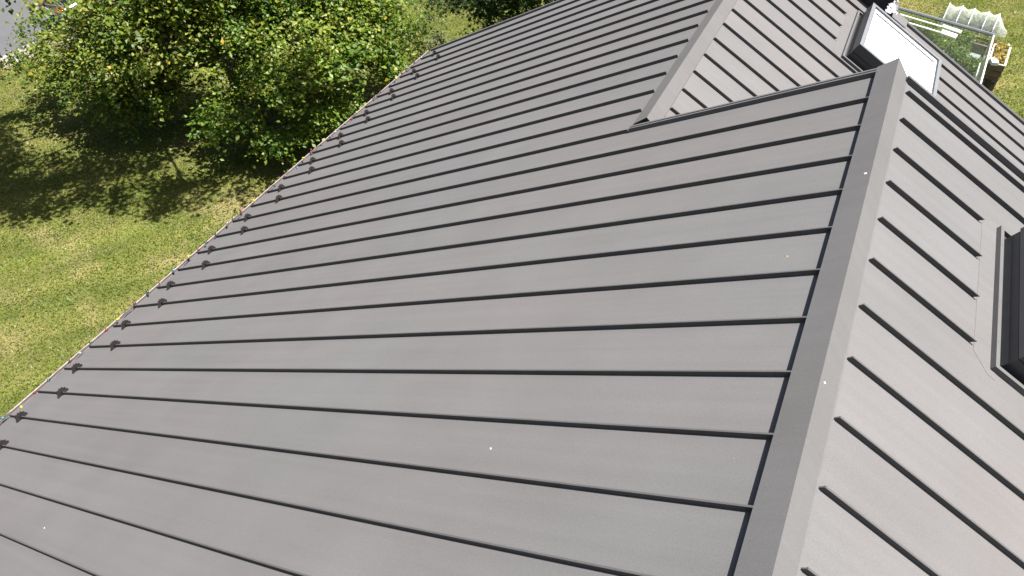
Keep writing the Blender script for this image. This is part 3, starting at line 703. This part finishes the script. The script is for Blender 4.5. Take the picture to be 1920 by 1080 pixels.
# ------------------------------------------------------------------ kitchen garden behind the house
# greenhouse: glazed walls with an open frame roof
C0 = np.array([3.24, 19.72]); AXv = np.array([.969, -.247]); AYv = np.array([.075, .997]); HG = 1.75
gh = empty('greenhouse', (C0[0], C0[1], 0), label='small glazed greenhouse with pale metal frame behind the house', category='greenhouse')
def G(a, b_, z): q = C0 - AXv * a - AYv * b_; return (q[0], q[1], z)
def bar(name, pts, r, m_, n=6, par=gh):
    mb = MB(); mb.tube(pts, r, n); o = mb.obj(name, m_, par)
    if par is gh: o.matrix_parent_inverse = Matrix.Translation((-C0[0], -C0[1], 0))
    return o
WL, DL = 3.0, 3.4
for a, b_ in ((0, 0), (1.0, 0), (2.0, 0), (3.0, 0), (0, 1.1), (0, 2.2), (0, 3.4), (3.0, 3.4)):
    bar('post', [G(a, b_, 0), G(a, b_, HG)], .022, M_alu if (a + b_) % 2 < 1.5 else M_alu_dk)
bar('top_rail', [G(-.03, 0, HG), G(WL, 0, HG)], .045, M_alu_dk); bar('top_rail', [G(0, -.03, HG), G(0, DL, HG)], .022, M_pipe)
bar('top_rail', [G(WL, 0, HG), G(WL, DL, HG)], .03, M_alu)
bar('mid_rail', [G(0, .03, .9), G(0, DL, .9)], .02, M_pipe)
bar('roof_pipe', [G(.95, .42, HG + .0), G(WL, .42, HG + .02)], .022, M_pipe); bar('roof_pipe', [G(1.05, .75, HG - .02), G(WL, .75, HG)], .022, M_pipe)
bar('roof_pipe', [G(.82, .42, HG), G(1.35, .42, HG + .03)], .05, M_pipe); bar('roof_pipe', [G(.9, .75, HG - .02), G(1.32, .75, HG)], .075, M_pipe)
def pane(p, par=gh):
    mb = MB(); p = [np.array(q) for q in p]; nv = np.cross(p[1] - p[0], p[3] - p[0]); nv = nv / np.linalg.norm(nv) * .004
    mb.hexa([q - nv / 2 for q in p] + [q + nv / 2 for q in p]); o = mb.obj('pane', M_ghglass, par); o.matrix_parent_inverse = Matrix.Translation((-C0[0], -C0[1], 0))
for i in range(3): pane([G(i + .03, 0, .08), G(i + .97, 0, .08), G(i + .97, 0, HG - .05), G(i + .03, 0, HG - .05)])
for i in range(3): pane([G(0, i * 1.13 + .03, .08), G(0, i * 1.13 + 1.09, .08), G(0, i * 1.13 + 1.09, HG - .05), G(0, i * 1.13 + .03, HG - .05)])
# plants in the greenhouse
def plant(name, label, x, y, h, r, n, leaf, pal, group=None, stem=.012):
    root = empty(name, (x, y, 0), label=label, category='plant', group=group)
    mb = MB(); mb.tube([(0, 0, -.01), (.03, .02, h * .5), (0, .03, h)], [stem, stem * .8, stem * .4], 5); mb.obj('stem', M_soil, root)
    t_ = RNG.uniform(.08, 1, n); a = RNG.uniform(0, 6.28, n); rr = r * np.sqrt(RNG.uniform(.05, 1, n)) * (1.1 - .5 * t_)
    pos = np.stack([rr * np.cos(a), rr * np.sin(a), t_ * h], 1)
    nr = RNG.normal(size=(n, 3)) * .5 + [.1, .2, .9]
    col = np.array(pal)[RNG.integers(len(pal), size=n)] * RNG.uniform(.7, 1.3, (n, 1))
    link(bpy.data.objects.new('foliage', leaves_mesh('foliage', pos, leaf * RNG.uniform(.6, 1.4, n), nr, col)), root, kind='stuff')
PP = [(.10, .15, .018), (.13, .18, .02), (.075, .12, .018), (.17, .20, .03)]
spots = [(1738, 62, .7, 'leafy green plant nearest the far gable, behind the greenhouse glass'), (1757, 78, .8, 'bright bushy plant beyond the gable edge, left of the thick white pipe'),
         (1778, 74, .8, 'bushy green plant below the thick white pipe end'), (1768, 98, .9, 'bushy plant right above the roof edge, left of the paving slab'),
         (1791, 108, .7, 'leafy plant touching the left side of the paving slab'), (1800, 80, .8, 'dark leafy plant between the white pipe and the paving slab'),
         (1817, 126, .6, 'yellow green plant below the paving slab'), (1722, 50, .6, 'low leafy plant under the white greenhouse pipes')]
for px, py, h, lb in spots:
    q = at(px, py, h * .6); plant('garden_plant', lb, q[0], q[1], h, .46, 900, .085, PP, 'plants around the greenhouse')
# raised beds seen through the glass, paving slab
def bed(name, label, c, ax, wx, wy, h, m_, fill, straw=0, fillcol=None, rim=None):
    root = empty(name, (c[0], c[1], 0), math.atan2(ax[1], ax[0]), label=label, category='raised bed')
    nb = max(1, int(h / .2))
    for k in range(nb):
        z0, z1 = k * h / nb + .014 * (k > 0), (k + 1) * h / nb
        for s in (-1, 1):
            MB().box((-wx / 2, s * wy / 2 - .02, z0), (wx / 2, s * wy / 2 + .02, z1)).obj('plank', m_, root)
            MB().box((s * wx / 2 - .02, -wy / 2 + .022, z0 + .002), (s * wx / 2 + .02, wy / 2 - .022, z1 - .002)).obj('plank', m_, root)
    MB().box((-wx / 2 + .021, -wy / 2 + .021, 0), (wx / 2 - .021, wy / 2 - .021, h - .06)).obj('soil', fill, root)
    for s in (-1, 1):
        MB().box((-wx / 2 - .03, s * wy / 2 - .03, h + .001), (wx / 2 + .03, s * wy / 2 + .03, h + .028)).obj('rim_board', rim or M_woodp, root)
        MB().box((s * wx / 2 - .03, -wy / 2 + .032, h + .001), (s * wx / 2 + .03, wy / 2 - .032, h + .028)).obj('rim_board', rim or M_woodp, root)
    if straw:
        n = straw; pos = np.stack([RNG.uniform(-wx / 2 + .06, wx / 2 - .06, n), RNG.uniform(-wy / 2 + .06, wy / 2 - .06, n), RNG.uniform(h - .05, h + .16, n)], 1)
        col = np.array(fillcol)[RNG.integers(len(fillcol), size=n)] * RNG.uniform(.7, 1.3, (n, 1))
        link(bpy.data.objects.new('plants', leaves_mesh('plants', pos, RNG.uniform(.05, .13, n), RNG.normal(size=(n, 3)) * .6 + [0, .2, .7], col)), root, kind='stuff')
    return root
bp_ = (at(1882, 125, .8)[:2] + at(1890, 90, .8)[:2] + at(1858, 118, .8)[:2] + at(1866, 84, .8)[:2]) / 4
bed('raised_bed', 'tall wooden raised bed of dry straw coloured plants beside the greenhouse', bp_, (.995, -.1), .42, 1.25, .8, M_wood, M_soil, 700, [(.36, .26, .11), (.42, .33, .17), (.30, .20, .08), (.12, .15, .03), (.5, .45, .36)])
q = at(1833, 80, .25)
bed('raised_bed', 'low brown plank bed seen through the greenhouse glass', q[:2], AXv, 1.7, .5, .3, M_wood, M_soil, 160, [(.10, .13, .03), (.2, .16, .06)], M_wood)
sc_ = at(1823, 98, .05); a0 = math.atan2(AXv[1], AXv[0])
sl_o = MB().hexa([(-.28, -.58, 0), (.28, -.58, 0), (.28, .58, 0), (-.28, .58, 0), (-.272, -.572, .05), (.272, -.572, .05), (.272, .572, .05), (-.272, .572, .05)]).obj('paving_slab', M_slab, None, label='grey concrete paving slab behind the greenhouse glass', category='slab')
sl_o.location = (sc_[0], sc_[1], .0); sl_o.rotation_euler = (0, 0, a0)
# white box on the bed, black bucket in front
q = at(1863, 117, .85); wb = MB().box((-.09, -.15, 0), (.09, .15, .09)).obj('white_tray', M_panelw, None, label='small white tray on the near edge of the tall raised bed', category='tray'); wb.location = (q[0], q[1], .83); wb.rotation_euler = (0, 0, .2)
q = at(1853, 156, .15); n = 14; v = []; prof_ = [(.0, 0), (.15, 0), (.19, .30), (.205, .30), (.205, .325), (.175, .325), (.15, .05), (0, .05)]
for r, z in prof_: v += [(r * math.cos(a), r * math.sin(a), z) for a in np.arange(n) * 2 * math.pi / n]
bk = obj('bucket', v, [(i * n + j, i * n + (j + 1) % n, (i + 1) * n + (j + 1) % n, (i + 1) * n + j) for i in range(len(prof_) - 1) for j in range(n)], M_bucket, None, label='black bucket at the foot of the tall raised bed', category='bucket'); bk.location = (q[0], q[1], 0)
# net tunnel
e0, e1 = np.array([2.18, 24.29]), np.array([4.22, 24.05])
tn = empty('net_tunnel', (*((e0 + e1) / 2), 0), label='white garden net tunnel stretched over five hoops', category='net tunnel')
inv = Matrix.Translation((-(e0 + e1)[0] / 2, -(e0 + e1)[1] / 2, 0))
ta = (e1 - e0) / np.linalg.norm(e1 - e0); tb = np.array([-ta[1], ta[0]]); HW, HH = .46, .56
tops = [.10, .50, .87, 1.30, 1.62]
def T(s, w_, z): q = e0 + ta * s + tb * w_; return (q[0], q[1], z)
sect = [(-HW, 0.0), (-HW * .88, HH * .42), (-HW * .48, HH * .76), (-.05, HH), (.05, HH), (HW * .48, HH * .76), (HW * .88, HH * .42), (HW, 0.0)]
for s_ in tops:
    mb = MB(); mb.tube([T(s_, w_ * 1.05, z * 1.03 + .01 * (z > 0)) for w_, z in sect], .015, 6); o = mb.obj('hoop', M_pipe, tn); o.matrix_parent_inverse = inv
rows = []
st = [-.06, .02] + sorted(tops + [(tops[i] + tops[i + 1]) / 2 for i in range(4)]) + [1.90, 2.07]
for s_ in st:
    if s_ < tops[0]: k_ = max(0, (s_ + .06) / (tops[0] + .06)) ; 
    elif s_ > tops[-1]: k_ = max(0, (2.07 - s_) / (2.07 - tops[-1]))
    else: k_ = 1 if s_ in tops else .86
    kw = k_ if k_ < .9 else 1
    rows.append([T(s_, w_ * (.45 + .55 * kw) * 1.03, z * k_ * 1.02 + (.015 if 0 < z else .005)) for w_, z in sect])
v = [p for r in rows for p in r]; ns_ = len(sect)
f = [(i * ns_ + j, i * ns_ + j + 1, (i + 1) * ns_ + j + 1, (i + 1) * ns_ + j) for i in range(len(rows) - 1) for j in range(ns_ - 1)]
o = obj('net', v, f, M_net, tn, True); o.matrix_parent_inverse = inv
for i, s_ in enumerate((.55, 1.05, 1.5)):
    q = T(s_, 0, 0); plant('bed_plant', ['leafy green plant under the left part of the net tunnel', 'leafy green plant under the middle of the net tunnel', 'leafy green plant under the right part of the net tunnel'][i], q[0], q[1], .40, .32, 260, .085, PP[:3], 'plants under the net')
